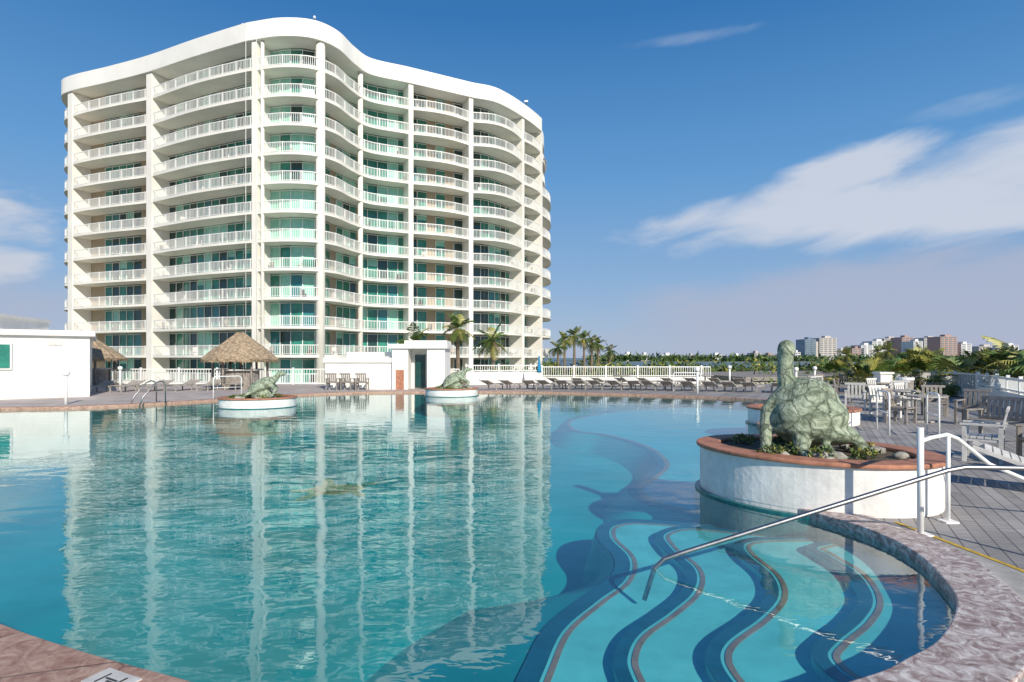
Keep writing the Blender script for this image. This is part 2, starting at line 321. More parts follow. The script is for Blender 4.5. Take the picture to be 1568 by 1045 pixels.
# ---------------------------------------------------------------- leaves/plants
def leaves(w,c,r,n,size,keys,flat=.6):
    for _ in range(n):
        while True:
            x,y,z=U(-1,1),U(-1,1),U(-1,1)
            if x*x+y*y+z*z<=1: break
        p=Vector((c[0]+x*r[0],c[1]+y*r[1],c[2]+z*r[2]))
        d=Vector((U(-1,1),U(-1,1),U(-.2,1))).normalized(); e=d.cross(Vector((U(-1,1),U(-1,1),U(-1,1)))).normalized()
        s=size*U(.6,1.3)
        w.quad([p-e*s*.3,p+d*s*.5-e*s*.05,p+d*s,p+e*s*.3],random.choice(keys))
def palm_mesh(name,h,fr=1.5,n=26,keys=('leaf1','leaf1','leaf2','leaf3'),r0=.2,nl=14,fan=False):
    w=MB()
    path=[];rr=[]
    for i in range(14):
        t=i/13; path.append((.15*math.sin(t*1.6),.1*t*t,h*t)); rr.append(r0*(1.15-.45*t)*(1+.12*(i%2))+(.05 if i>11 else 0))
    w.tube(path,rr,'trunk',8)
    top=Vector(path[-1])
    for i in range(n):
        az=i*2.399+U(-.3,.3); el=math.radians(U(-50,80) if i%4 else U(-70,-30)); L=fr*U(.75,1.1)
        key=random.choice(keys) if el>-.6 else random.choice(['thatch','leaf2','leaf3'])
        d=Vector((math.cos(az)*math.cos(el),math.sin(az)*math.cos(el),math.sin(el)))
        if fan:
            e=top+d*L*.55; w.tube([top,top+d*L*.3,e],[.02,.015,.012],'leaf2',3)
            sd=d.cross(Vector((0,0,1))); sd=sd.normalized() if sd.length>.01 else Vector((1,0,0)); nn=sd.cross(d).normalized()
            for k in range(17):
                a=math.radians(-115+k*230/16); q=(d*math.cos(a)+sd*math.sin(a)); ll=L*.55*U(.8,1.05)*(1-.25*abs(a)/2)
                p1=e+q*ll*.55+nn*U(-.02,.03); p2=e+q*ll+Vector((0,0,-.22*ll)); sw=q.cross(nn)*ll*.07
                w.quad([e,p1+sw,p2,p1-sw],key)
            continue
        pts=[];cur=top.copy();dd=d.copy()
        for k in range(7):
            pts.append(cur.copy()); cur=cur+dd*L/6; dd=(dd+Vector((0,0,-.17))).normalized()
        w.tube(pts,[.022,.02,.018,.015,.012,.009,.005],key,3)
        for k in range(nl):
            t=.12+.88*k/(nl-1); f=t*6; a=int(min(5,f)); p=pts[a].lerp(pts[a+1],f-a)
            tg=(pts[a+1]-pts[a]).normalized(); sd=tg.cross(Vector((0,0,1)))
            if sd.length<.01: sd=Vector((1,0,0))
            sd.normalize(); ll=L*.34*math.sin(math.pi*(.15+.8*t))*U(.8,1.15)+.05
            for sgn in(-1,1):
                q=(sd*sgn+tg*.7+Vector((0,0,U(-.45,-.05)))).normalized()*ll
                ww=tg*L*.022
                w.quad([p-ww,p+ww,p+q*.7+ww*.7,p+q+Vector((0,0,-.05*L))],key)
    return w.mesh(name)
# ---------------------------------------------------------------- turtles
def turtle_mesh(name,parts,scale=1,vox=.022):
    bm=bmesh.new()
    for p in parts:
        if p[0]=='e':
            _,c,r,rot=p
            mt=Matrix.Translation(c)@Matrix.Rotation(math.radians(rot[2]),4,'Z')@Matrix.Rotation(math.radians(rot[1]),4,'Y')@Matrix.Rotation(math.radians(rot[0]),4,'X')@Matrix.Diagonal((*r,1))
            bmesh.ops.create_icosphere(bm,subdivisions=4,radius=1,matrix=mt)
        else:
            _,pts,rs=p
            for i in range(len(pts)-1):
                a=Vector(pts[i]);b=Vector(pts[i+1]);n=max(2,int((b-a).length/.03))
                for k in range(n+1):
                    t=k/n; c=a.lerp(b,t); r=rs[i]*(1-t)+rs[i+1]*t
                    bmesh.ops.create_icosphere(bm,subdivisions=2,radius=r,matrix=Matrix.Translation(c))
    me=bpy.data.meshes.new(name+'_raw'); bm.to_mesh(me); bm.free()
    o=bpy.data.objects.new('tmp',me); scene.collection.objects.link(o)
    md=o.modifiers.new('r','REMESH'); md.mode='VOXEL'; md.voxel_size=vox
    m2=o.modifiers.new('s','SMOOTH'); m2.iterations=3; m2.factor=.5
    dg=bpy.context.evaluated_depsgraph_get(); ev=o.evaluated_get(dg); res=bpy.data.meshes.new_from_object(ev); res.name=name
    bpy.data.objects.remove(o)
    res.materials.clear(); res.materials.append(M['patina'])
    for f in res.polygons: f.use_smooth=True
    return res
big=[('e',(.03,0,.50),(.46,.34,.47),(-12,0,0)),('e',(.05,-.05,.60),(.38,.36,.36),(0,0,0)),
     ('e',(.08,-.10,.24),(.54,.40,.15),(-6,9,0)),('e',(.03,-.16,.46),(.47,.33,.30),(-10,0,0)),
     ('t',[(-.17,.06,.86),(-.20,.06,1.0),(-.205,.05,1.16),(-.205,.04,1.33)],[.13,.108,.105,.11]),
     ('e',(-.205,.02,1.34),(.110,.12,.12),(24,0,0)),
     ('t',[(-.30,.05,.66),(-.44,.02,.50),(-.51,-.05,.24),(-.54,-.12,.0)],[.12,.11,.09,.06]),
     ('t',[(.36,-.1,.34),(.50,-.26,.22),(.66,-.38,.02)],[.10,.09,.05]),
     ('e',(.62,-.36,.05),(.14,.07,.04),(0,24,-35)),
     ('t',[(-.15,-.3,.18),(-.24,-.46,.06),(-.22,-.56,0)],[.12,.08,.06]),
     ('t',[(.1,-.4,.12),(.14,-.5,.05)],[.05,.03])]
tm=turtle_mesh('turtle_sculpture',big)
sea=[('e',(0,0,.42),(.52,.38,.26),(0,-28,0)),('e',(0,0,.36),(.56,.42,.14),(0,-28,0)),
     ('t',[(.34,0,.56),(.50,0,.74),(.58,0,.84)],[.13,.10,.09]),('e',(.66,0,.86),(.16,.09,.09),(0,12,0)),
     ('t',[(.3,.25,.45),(.45,.5,.3),(.35,.75,.12)],[.10,.08,.04]),('t',[(.3,-.25,.45),(.5,-.5,.3),(.4,-.78,.1)],[.10,.08,.04]),
     ('t',[(-.35,.2,.22),(-.55,.35,.08)],[.08,.04]),('t',[(-.35,-.2,.22),(-.55,-.35,.08)],[.08,.04]),('e',(0,0,.1),(.4,.35,.22),(0,0,0))]
sm=turtle_mesh('sea_turtle_sculpture',sea,vox=.03)
def planter(name,cx,cy,a,b,rot,ztop,plants=True,tur=None,trz=0,tsc=1,toff=(0,0)):
    E=empty(name)
    w=MB(); w.ribbon(ell(cx,cy,a-.03,b-.03,rot),ell(cx,cy,a-.25,b-.25,rot),.02,ztop-.06,'whitew',closed=True)
    w.obj('wall',E)
    w=MB(); w.ribbon(ell(cx,cy,a+.04,b+.04,rot),ell(cx,cy,a-.2,b-.2,rot),-.9,-.03,'walltile',closed=True); w.ribbon(ell(cx,cy,a-.035,b-.035,rot),ell(cx,cy,a-.2,b-.2,rot),-.03,.02,'whitew',closed=True); w.obj('plinth',E)
    w=MB(); w.ribbon(ell(cx,cy,a+.02,b+.02,rot),ell(cx,cy,a-.3,b-.3,rot),ztop-.055,ztop,'terra',closed=True); w.obj('rim',E,bevel=.018)
    fillmesh('soil',[ell(cx,cy,a-.27,b-.27,rot)],ztop-.05,'soil',E)
    w=MB()
    for i in range(20):
        t=U(0,6.28); q=U(.35,.8); x=cx+(q*a*math.cos(t)*math.cos(rot)-q*b*math.sin(t)*math.sin(rot))*.95; y=cy+(q*a*math.cos(t)*math.sin(rot)+q*b*math.sin(t)*math.cos(rot))*.95
        if i%2==0: 
            leaves(w,(x,y,ztop+.01),(.17,.15,.08),140,.06,['leaf1','leaf2','leaf3'])
        else:
            r=U(.05,.12); bm=bmesh.new(); bmesh.ops.create_icosphere(bm,subdivisions=2,radius=1)
            bb=len(w.v)
            for v in bm.verts: 
                k=U(.85,1.15); w.v.append((x+v.co.x*r*k*1.3,y+v.co.y*r*k,ztop-.02+v.co.z*r*.7*k))
            bm.verts.index_update()
            for f in bm.faces: w.f.append(tuple(bb+v.index for v in f.verts)); w.m.append(w.mi('rock')); w.sm.append(True)
            bm.free()
    w.obj('planting',E)
    if tur: inst(tur.name,tur,(cx+toff[0],cy+toff[1],ztop-.04),trz,tsc)
planter('round_planter',3.95,7.78,1.47,1.16,-.733,.60,tur=tm,toff=(-.08,.05))
planter('round_planter',8.05,16.3,1.45,1.3,0,.42)
planter('round_planter',-9.55,22.1,1.38,1.3,0,.32,tur=sm,trz=.3,toff=(.15,0),tsc=1.05)
planter('round_planter',-2.92,28.4,1.28,1.2,0,.32,tur=sm,trz=.4,toff=(.1,0),tsc=1.1)
# ---------------------------------------------------------------- handrails
w=MB()
w.tube([(1.16,5.15,-.34),(1.2,5.14,-.2),(1.24,5.13,-.06),(1.33,5.12,.03),(1.5,5.11,.09),(3.7,5.0,.82),(3.85,4.99,.85),(4.6,4.9,.855),(4.75,4.9,.80),(4.8,4.9,.6),(4.8,4.9,0)],.021,'steel',12)
w.obj('steel_handrail')
w=MB()
w.tube([(4.1,5.9,0),(4.1,5.9,1.08)],.03,'rail',12)
w.tube([(4.1,5.9,.94),(4.35,6.1,.95),(4.7,6.35,.95),(4.85,6.4,.90),(5.2,6.4,.62),(5.6,6.4,.45),(6.6,6.4,.05)],.021,'rail',10)
w.tube([(4.72,6.36,0),(4.72,6.36,.94)],.021,'rail',10)
w.box((4.1,5.9,.01),(.16,.16,.02),'rail'); w.box((4.72,6.36,.01),(.14,.14,.02),'rail')
w.obj('white_stair_handrail')
def poolrail(x,y,rz,k='steel'):
    w=MB()
    for s in(-.3,.3):
        w.tube([(s,.5,0),(s,.5,.7),(s,.42,.84),(s,.3,.88),(s,.1,.8),(s,-.35,.3),(s,-.5,-.1)],.024,k,8)
    return w.obj('pool_ladder_handrail',loc=(x,y,0),rz=rz)
poolrail(-14.0,22.6,-.5)
def postrail(x,y,L,rz=0):
    w=MB(); w.tube([(0,0,0),(0,0,.9),(.05,0,.96),(.12,0,.98),(L-.12,0,.98),(L-.05,0,.96),(L,0,.9),(L,0,0)],.022,'rail',8); w.tube([(0,0,.5),(L,0,.5)],.016,'rail',6)
    w.obj('white_handrail',loc=(x,y,0),rz=rz)
postrail(8.6,13.4,1.3,1.2); postrail(9.3,12.8,.9,1.2); postrail(12.2,24,1.5,.8); postrail(8.5,31,1.5,.1); postrail(-12.6,24.8,1.2,.9)
# ---------------------------------------------------------------- fences
def fence(name,a,b,h=1.05,sp=.14,wall=0):
    a=Vector(a);b=Vector(b);L=(b-a).length;d=(b-a)/L;rz=math.atan2(d.y,d.x);w=MB()
    mid=(a+b)/2
    if wall: w.box((mid.x,mid.y,wall/2),(L,.16,wall),'white',rz)
    w.box((mid.x,mid.y,h-.03),(L,.07,.06),'rail',rz); w.box((mid.x,mid.y,wall+.08),(L,.05,.05),'rail',rz)
    n=int(L/sp)
    for i in range(n+1):
        p=a+d*(i*L/n); big=i%14==0
        w.box((p.x,p.y,(h+wall)/2+(0.04 if big else 0)),(.1 if big else .03,.1 if big else .03,h-wall+(.08 if big else -.06)),'rail',rz)
    w.obj(name)
fence('white_balustrade_fence',(-60,39),(-3.5,39),1.05,.18)
fence('white_balustrade_fence',(-3.0,38.6),(2.0,39),1.3,.15,wall=.85)
fence('white_balustrade_fence',(2.0,39),(13.2,39.1),1.2,.15,wall=.5)
fence('white_balustrade_fence',(14.1,13),(15.5,17.4),1.1,.11,wall=.0)
fence('white_balustrade_fence',(15.5,17.4),(19.8,25),1.1,.12,wall=.6)
fence('white_balustrade_fence',(19.8,25),(23.8,39),1.1,.15)
fence('white_balustrade_fence',(-19.0,20.8),(-24.5,20.3),1.05,.13)
# ---------------------------------------------------------------- pool houses
E=empty('white_pool_house')
w=MB(); poly=[(-19.4,27),(-21.9,24.9),(-29,22.5),(-34,30),(-25,35)]
w.prism(poly,-.02,2.75,'white'); w.obj('walls',E)
cen=(-26,28)
w=MB(); o=[(cen[0]+(p[0]-cen[0])*1.045,cen[1]+(p[1]-cen[1])*1.045) for p in poly]; w.prism(o,2.75,3.0,'white'); w.obj('parapet',E,bevel=.02)
w=MB(); w.prism([(-24.4,27.5),(-27,26),(-32,29),(-26,33)],3.0,3.75,'white'); w.prism([(-24.2,27.5),(-27,25.8),(-32.2,29),(-26,33.2)],3.75,3.9,'white'); w.obj('roof_block',E)
w=MB()
rz=math.atan2(-2.1,-2.5)
w.box((-21.75,24.98,1.85),(.75,.14,1.15),'rail',rz); w.box((-21.72,24.93,1.85),(.62,.14,1.0),'gt',rz)
w.box((-20.35,26.18,2.45),(.5,.06,.22),'woodpale',rz); w.obj('window',E)
E=empty('white_bar_building')
w=MB(); w.box((-8.6,34.6,.75),(3.8,3.2,1.5),'white'); w.obj('low_wing',E)
w=MB(); w.prism([(-10.6,32.9),(-6.7,32.9),(-6.7,36.3),(-10.6,36.3)],1.5,1.78,'white'); w.prism([(-9.4,33.4),(-6.7,33.4),(-6.7,36),(-9.4,36)],1.78,2.1,'white'); w.obj('low_roof',E,bevel=.02)
w=MB()
w.box((-6.25,34.3,1.15),(.9,3,2.3),'white'); w.box((-4.25,34.3,1.15),(1.0,3,2.3),'white'); w.box((-5.3,34.9,1.15),(1.4,1.8,2.3),'white')
w.box((-5.3,33.95,1.0),(.6,.12,1.9),'gd'); w.box((-5.25,34.3,2.42),(3.3,3.3,.26),'white'); w.box((-4.9,34.5,2.65),(2.4,2.4,.22),'white')
w.box((-6.25,32.77,.55),(.45,.04,1.1),'terra'); w.obj('tall_wing',E,bevel=.01)
# ---------------------------------------------------------------- tiki huts
def tiki(x,y,z0,zt,r):
    E=empty('thatched_tiki_hut')
    w=MB()
    for a in range(6):
        t=a*math.pi/3+.3; w.tube([(x+.72*r*math.cos(t),y+.72*r*math.sin(t),0),(x+.7*r*math.cos(t),y+.7*r*math.sin(t),z0+.4)],.07,'woodgrey',6)
    w.tube([(x,y,0),(x,y,zt-.2)],.09,'woodgrey',6)
    w.obj('posts',E)
    w=MB(); n=40; rings=[(0.06,zt),(.14,zt-.1),(.45,zt-.28*(zt-z0)-.15),(.72,zt-.62*(zt-z0)),(1.0,z0+.08),(.97,z0-.05)]
    for q,z in rings:
        for i in range(n):
            t=2*math.pi*i/n; k=1+(U(-.035,.035)); w.v.append((x+r*q*k*math.cos(t),y+r*q*k*math.sin(t),z+U(-.04,.04)))
    for j in range(len(rings)-1):
        for i in range(n):
            w.f.append((j*n+i,j*n+(i+1)%n,(j+1)*n+(i+1)%n,(j+1)*n+i)); w.m.append(w.mi('thatch')); w.sm.append(False)
    for i in range(1400):
        t=U(0,6.28); q=U(.1,1.02)**.7; z=zt+(z0-zt)*(.15*q+.85*q**.9)
        p=Vector((x+r*q*math.cos(t),y+r*q*math.sin(t),z+.05)); d=Vector((math.cos(t)*.8,math.sin(t)*.8,-.9+U(-.2,.3))).normalized()*U(.15,.4); e=Vector((-math.sin(t),math.cos(t),0))*.02
        w.quad([p-e,p+e,p+d+e*.3,p+d-e*.3],'thatch')
    w.obj('thatch_roof',E)
    w=MB(); w.prism(ell(x,y,r*.5,r*.5,0,16),0,1.05,'woodgrey'); w.prism(ell(x,y,r*.62,r*.62,0,16),1.05,1.12,'woodpale'); w.obj('bar_counter',E)
tiki(-15.8,34.2,1.6,3.25,2.05)
tiki(-26.6,37,1.65,3.1,2.0)
# ---------------------------------------------------------------- deck furniture
def bench_mesh(name,L,k,arms=True,h=.9):
    w=MB()
    for i in range(5): w.box((0,-.2+.1*i,.42),(L,.085,.03),k)
    for i in range(int(L/.11)): w.box((-L/2+.06+i*.11,.27+.03,.66),(.07,.022,.5),k,rx=-.2)
    w.box((0,.35,.9),(L,.035,.07),k,rx=-.2); w.box((0,.25,.47),(L,.035,.06),k,rx=-.2)
    for s in(-1,1):
        x=s*(L/2-.03); w.box((x,-.22,.31),(.06,.06,.62),k); w.box((x,.27,.31),(.06,.06,.62),k); w.box((x,.03,.64),(.09,.62,.03),k); w.box((x,.03,.38),(.04,.5,.05),k)
    return w.mesh(name)
def lounger_mesh(k):
    w=MB()
    for s in(-.3,.3): w.box((s,-.3,.30),(.05,1.4,.06),k)
    for i in range(11): w.box((0,-.95+.125*i,.34),(.6,.09,.02),k)
    for i in range(6): w.box((0,.42+.1*i*math.cos(.35),.36+.1*i*math.sin(.35)),(.6,.08,.02),k,rx=.35)
    for s in(-.3,.3): w.box((s,.72,.44),(.05,.72,.05),k,rx=.35)
    for s in(-.28,.28):
        for y in(-.9,.3): w.box((s,y,.15),(.05,.05,.3),k)
    return w.mesh('lounge_chair')
def table_mesh(k):
    w=MB(); w.prism(ell(0,0,.5,.5,0,20),.70,.74,k); w.tube([(0,0,0),(0,0,.7)],.04,k,6); w.box((0,0,.02),(.5,.08,.04),k); w.box((0,0,.025),(.08,.5,.04),k); return w.mesh('patio_table')
wb=bench_mesh('white_armchair',.62,'woodpale'); db=bench_mesh('dark_garden_bench',1.3,'woodgrey'); dc=bench_mesh('dark_armchair',.62,'woodgrey')
lg=lounger_mesh('woodlt'); lw=lounger_mesh('woodpale'); tb=table_mesh('woodlt')
inst('white_armchair',wb,(8.15,10.2,0),-2.3); 
inst('dark_garden_bench',db,(8.6,9.3,0),-1.9); inst('dark_garden_bench',db,(10.4,12.4,0),-1.2); inst('dark_armchair',dc,(8.2,8.5,0),-2.6)
inst('patio_table',tb,(11.4,16.2,0))
inst('lounge_chair',lw,(7.3,7.6,0),.9)
for (x,y,r) in [(10.6,16,.6),(12.2,15.6,-1),(11.2,17.6,.2),(12.8,17.8,-.5),(13.2,19.5,.5),(11.8,20.2,2.6),(14.2,21.5,-.6),(13.0,23,1),(15,24,.4),(16.3,26,2),(14.2,27.2,.5),(15.5,29,.5),(17,30,-.6)]:
    wh=R()<.5; inst('white_armchair' if wh else 'dark_armchair',wb if wh else dc,(x,y,0),r)
for (x,y) in [(12.6,19),(13.6,22.5),(15.6,25)]: inst('patio_table',tb,(x,y,0))
for i in range(17):
    x=-.8+i*.95; inst('lounge_chair',lg,(x+U(-.1,.1),33.0-.024*(x-2)**2+U(-.1,.1),0),U(-.2,.2)+2.6)
for i in range(9): inst('lounge_chair',lg,(3+i*1.4,36.3,0),U(-.2,.2)+2.4)
for i in range(6): inst('lounge_chair',lg,(-21.5+i*1.2,30.5+.5*i,0),U(-.2,.2))
for i in range(3): inst('dark_armchair',dc,(-9.8+i*.8,32.2,0),U(-.3,.3)+3.1)
inst('patio_table',tb,(6.5,35,0)); inst('patio_table',tb,(11.5,35,0))
w=MB(); w.tube([(0,0,0),(0,0,2.0)],.025,'rail',6); w.tube([(0,0,.85),(0,0,1.1),(0,0,1.9)],[.16,.13,.03],'blue',8); w.obj('folded_umbrella',loc=(1.7,36.8,0))
def bollard(x,y,h=1.1):
    w=MB(); w.tube([(0,0,0),(0,0,h)],.06,'rail',8); w.tube([(0,0,h),(0,0,h+.06),(0,0,h+.16),(0,0,h+.2)],[.11,.12,.12,.05],'rail',8); w.obj('path_light',loc=(x,y,0))
for x,y in[(-17,22.4),(13.7,37),(9.3,29.5),(14.5,30),(-22,33),(17,33)]: bollard(x,y)
w=MB(); w.prism(ell(0,0,.3,.3,0,16),0,.9,'woodgrey'); w.prism(ell(0,0,.33,.33,0,16),.9,1.0,'rail'); w.obj('litter_bin',loc=(15.5,23.2,0))
w=MB(); w.box((15.9,25.2,.55),(.5,.5,1.1),'white'); w.box((15.9,25.2,1.13),(.6,.6,.08),'white'); w.obj('towel_stand')
# ---------------------------------------------------------------- tower
front_pts=[(-56.5,93),(-59.2,86),(-59.2,79.5),(-57.6,75.6),(-55.2,73.7),(-48.5,71.2),(-42.3,68.7),(-35,65.2),(-28.7,62.4),(-27.0,61.8),(-23.8,61.1),(-20.8,61.5),(-19.0,63.4),(-18.1,66.6),(-16.7,69.3),(-12.6,71.4),(-7.8,74.0),(-5.2,75.4),(-2.05,77),(1.4,81.6),(4.3,87.0),(6.0,92),(6.0,99),(3,103)]
fins=[(-55.4,73.8),(-42.3,68.7),(-27.2,61.8),(-12.4,71.4),(-5.2,75.4),(1.4,81.6),(4.3,87.0)]
fc=catmull(front_pts,14)
def resample(P,ds):
    out=[P[0]];acc=0
    for i in range(1,len(P)):
        a=P[i-1];b=P[i];l=math.hypot(b[0]-a[0],b[1]-a[1])
        while acc+l>=ds:
            t=(ds-acc)/l; a=(a[0]+(b[0]-a[0])*t,a[1]+(b[1]-a[1])*t); out.append(a); l=math.hypot(b[0]-a[0],b[1]-a[1]); acc=0
        acc+=l
    return out
fc=resample(fc,.4); nF=len(fc)
fi=[min(range(nF),key=lambda i:(fc[i][0]-f[0])**2+(fc[i][1]-f[1])**2) for f in fins]
bow=[0.0]*nF
amp=[.35,.35,0,.7,.7,.3]
for q in range(len(fi)-1):
    a,b=fi[q],fi[q+1]
    for i in range(a,b): bow[i]=-amp[q]*math.sin(math.pi*(i-a)/(b-a))
slab=offset(fc,bow)
back=offset(fc,2.1)
T=empty('white_condominium_tower')
zs=[32.25-3.02*k for k in range(12)]
slabs=MB(); rails=MB(); pk=MB(); gls=MB()
inner=offset(fc,2.3)
o09=offset(fc,.9)
for k,z in enumerate(zs):
    sl=slab
    if k<2: sl=[p if i<fi[6] else o09[i] for i,p in enumerate(slab)]
    slabs.ribbon(sl,inner,z-.26,z+.02,'tower')
    a=offset(sl,.06); b=offset(sl,.14)
    rails.ribbon(a,b,z+1.02,z+1.10,'rail'); rails.ribbon(a,b,z+.10,z+.15,'rail')
    rs=resample(offset(sl,.10),.19)
    for i,p in enumerate(rs):
        q=rs[min(i+1,len(rs)-1)]; rz=math.atan2(q[1]-p[1],q[0]-p[0])
        post=i%10==0
        wd=.10 if post else .042
        c,s=math.cos(rz)*wd/2,math.sin(rz)*wd/2
        d=(-s*.7,c*.7)
        zt=z+(1.14 if post else 1.02); zb=z+(0.02 if post else .15)
        pts=[(p[0]-c-d[0],p[1]-s-d[1]),(p[0]+c-d[0],p[1]+s-d[1]),(p[0]+c+d[0],p[1]+s+d[1]),(p[0]-c+d[0],p[1]-s+d[1])]
        pk.prism(pts,zb,zt,'rail',caps=post)
slabs.obj('floor_slabs',T); rails.obj('balcony_top_rails',T); pk.obj('balcony_pickets',T)
bk=resample(back,1.25)
def bayof(p):
    i=min(range(nF),key=lambda i:(fc[i][0]-p[0])**2+(fc[i][1]-p[1])**2)
    for q in range(len(fi)-1):
        if fi[q]<=i<fi[q+1]: return q,(i-fi[q])/(fi[q+1]-fi[q])
    return (-1,0) if i<fi[0] else (9,0)
pal=[]
for i in range(len(bk)-1):
    q,t=bayof(bk[i])
    if q==0: c=['beige','beige','beige','gt','gd','gt','gt','gd','beige','beige','gd','gt'][int(t*12)%12]
    elif q==1: c=['gd','gt','gt','gd','gt','gl','gt','gd','gt','gt','gb','gt','gd','gt'][int(t*14)%14]
    elif q==2:
        if t<.34: c='gl'
        elif t<.62: c=random.choice(['beige','beige','gt'])
        else: c=random.choice(['gl','gt','gt','gt'])
    elif q in(3,4): c=random.choice(['gt','gt','gd','gt','gt','gd','beige'])
    elif q==5: c=random.choice(['gd','gt','gt','beige'])
    else: c=random.choice(['beige','gd','beige'])
    pal.append((q,c))
fr=MB()
bo=offset(bk,-.06); 
for k in range(12):
    z0=zs[k]; z1=z0+2.78
    for i in range(len(bk)-1):
        q,c=pal[i]
        if c not in('beige',) and R()<.22: c=random.choice(['gd','gt','gt','gt','gb'])
        if q==2 and c=='gl' and k>6 and R()<.5: c=random.choice(['gb','gt'])
        a,b=bk[i],bk[i+1]
        if c=='gt' and R()<.22:
            zm=z0+2.7*U(.4,.85)
            gls.quad([(a[0],a[1],z0),(b[0],b[1],z0),(b[0],b[1],zm),(a[0],a[1],zm)],c)
            gls.quad([(a[0],a[1],zm),(b[0],b[1],zm),(b[0],b[1],z1),(a[0],a[1],z1)],'gl')
        else:
            gls.quad([(a[0],a[1],z0),(b[0],b[1],z0),(b[0],b[1],z1),(a[0],a[1],z1)],c)
        if c!='beige':
            rz=math.atan2(b[1]-a[1],b[0]-a[0]); p=bo[i]
            fr.box((p[0],p[1],z0+1.3),(.07,.06,2.6),'rail',rz)
            m=((a[0]+b[0])/2-(bk[i][0]-bo[i][0]),(a[1]+b[1])/2-(bk[i][1]-bo[i][1]))
            fr.box((m[0],m[1],z0+2.6),(1.25,.05,.07),'rail',rz)
gls.obj('glazing',T); fr.obj('window_frames',T)
bf=MB()
for k in range(12):
    for q in range(4,nF-4,1):
        if R()<.08:
            p=((fc[q][0]+back[q][0])/2,(fc[q][1]+back[q][1])/2)
            kk=random.choice(['woodgrey','woodpale','woodgrey','dark']); rz=U(0,3)
            bf.box((p[0],p[1],zs[k]+.42),(.5,.5,.08),kk,rz); bf.box((p[0]+.22*math.cos(rz),p[1]+.22*math.sin(rz),zs[k]+.68),(.07,.5,.5),kk,rz)
            bf.box((p[0]-.15,p[1],zs[k]+.2),(.06,.4,.36),kk,rz); bf.box((p[0]+.15,p[1],zs[k]+.2),(.06,.4,.36),kk,rz)
bf.obj('balcony_furniture',T)
w=MB(); om=offset(fc,-.10)
for n_,idx in enumerate(fi):
    a=om[idx]; b=inner[idx]; cx,cy=(a[0]+b[0])/2,(a[1]+b[1])/2; L=math.hypot(b[0]-a[0],b[1]-a[1]); rz=math.atan2(b[1]-a[1],b[0]-a[0])
    th=.95 if n_ in(0,1) else .6
    w.box((cx,cy,15),(L,th,40),'tower',rz)
w.obj('dividing_fins',T)
w=MB()
def coln(x,y,r=.42): w.prism(ell(x,y,r,r,0,20),-5,35,'tower',smooth=True)
coln(-20.3,62.3,.48); coln(-26.2,61.75,.18); coln(-17.7,68.6,.3)
w.obj('round_columns',T)
w=MB()
body=offset(fc,2.16); bodyp=resample(body,2.0)
w.prism(bodyp,-5,36,'beige'); w.obj('core',T)
w=MB(); rp=offset(fc,[(-.30 if i<fi[6] else 1.1) for i in range(nF)]); rin=offset(fc,2.4)
w.ribbon(rp,rin,35.05,37.0,'fascia'); w.prism(bodyp,36.0,36.6,'fascia'); w.obj('roof_fascia',T,bevel=.05)
w=MB(); w.tube([(-20.8,61.9,37),(-20.8,61.9,37.5)],.05,'dark',6); w.tube([(-20.8,61.9,37.5),(-20.8,61.9,37.65),(-20.8,61.9,37.8)],[.12,.16,.05],'rail',6)
w.tube([(-28.9,63,37),(-28.9,63,37.6)],.06,'rail',6); w.tube([(-26.2,62.5,37),(-26.2,62.5,37.7)],.04,'rail',6); w.tube([(2,82.8,37),(2,82.8,37.9)],.08,'dark',6); w.box((2,82.8,37.9),(.5,.2,.2),'rail')
w.obj('roof_lights',T)
w=MB(); w.prism(resample(offset(fc,.6),2.0),-5,-2.9,'tower'); w.obj('base',T)
w=MB(); w.tube([(-27.9,61.6,-2),(-27.9,61.6,36)],.03,'rail',4); w.tube([(-26.6,61.2,-2),(-26.6,61.2,36)],.03,'rail',4); w.obj('rigging_cables',T)
# ---------------------------------------------------------------- palms & vegetation
pmA=palm_mesh('palm_tree_a',9.5,1.55,28); pmB=palm_mesh('palm_tree_b',8.0,1.6,26)
pmC=palm_mesh('palm_tree_c',7.2,1.7,44,keys=('leaf1','leaf2','leaf2','leaf1','leaf3'),fan=True); pmD=palm_mesh('palm_tree_d',6.6,1.8,44,keys=('leaf2','leaf2','leaf1','leaf1'),fan=True)
pmE=palm_mesh('palm_tree_e',6.6,1.9,32,keys=('leaf2','leaf1','leaf1'))
for x,y,me,s in [(-7.6,45,pmB,1.0),(-4.0,45,pmA,.95),(-1.4,46,pmB,1.02),
                 (8.0,88,pmA,1.0),(9.5,90,pmA,1.08),(11.3,92,pmA,1.03),(12.6,94,pmB,1.15),(14.2,96,pmA,.95),(16.5,100,pmB,1.0),(6.9,86,pmB,1.03)]:
    inst('palm_tree',me,(x,y,-5),U(0,6),s)
for x,y,me,s,z in [(17.9,29.5,pmC,1.0,-6.8),(19.6,30.5,pmD,1.0,-6.1),(21.5,31,pmC,1.0,-6.6),(21.0,27.5,pmD,1.0,-5.9),(22.5,28,pmC,1.0,-6.3),(21.3,24.9,pmC,.9,-5.5),(19.6,22.4,pmD,.85,-4.8),(19.6,20.8,pmE,1.0,-5.4),(20.6,23.2,pmE,1.0,-5.1),(24.5,34,pmD,1.05,-6.4),(26,37,pmC,1.0,-6.4),(30,43,pmC,1.05,-6.4),(23.5,31,pmD,1.0,-6.0),(34,60,pmA,.74,-5),(42,66,pmA,.80,-5),(50,80,pmA,.80,-5),(33,47,pmE,1.0,-5.2),(22.3,26.4,pmD,1.0,-5.6),(25.5,42.5,pmD,1.0,-6.3),(27.2,43.5,pmC,1.0,-6.7),(23.8,43,pmC,1.0,-6.9)]:
    inst('palm_tree',me,(x,y,z),U(0,6),s)
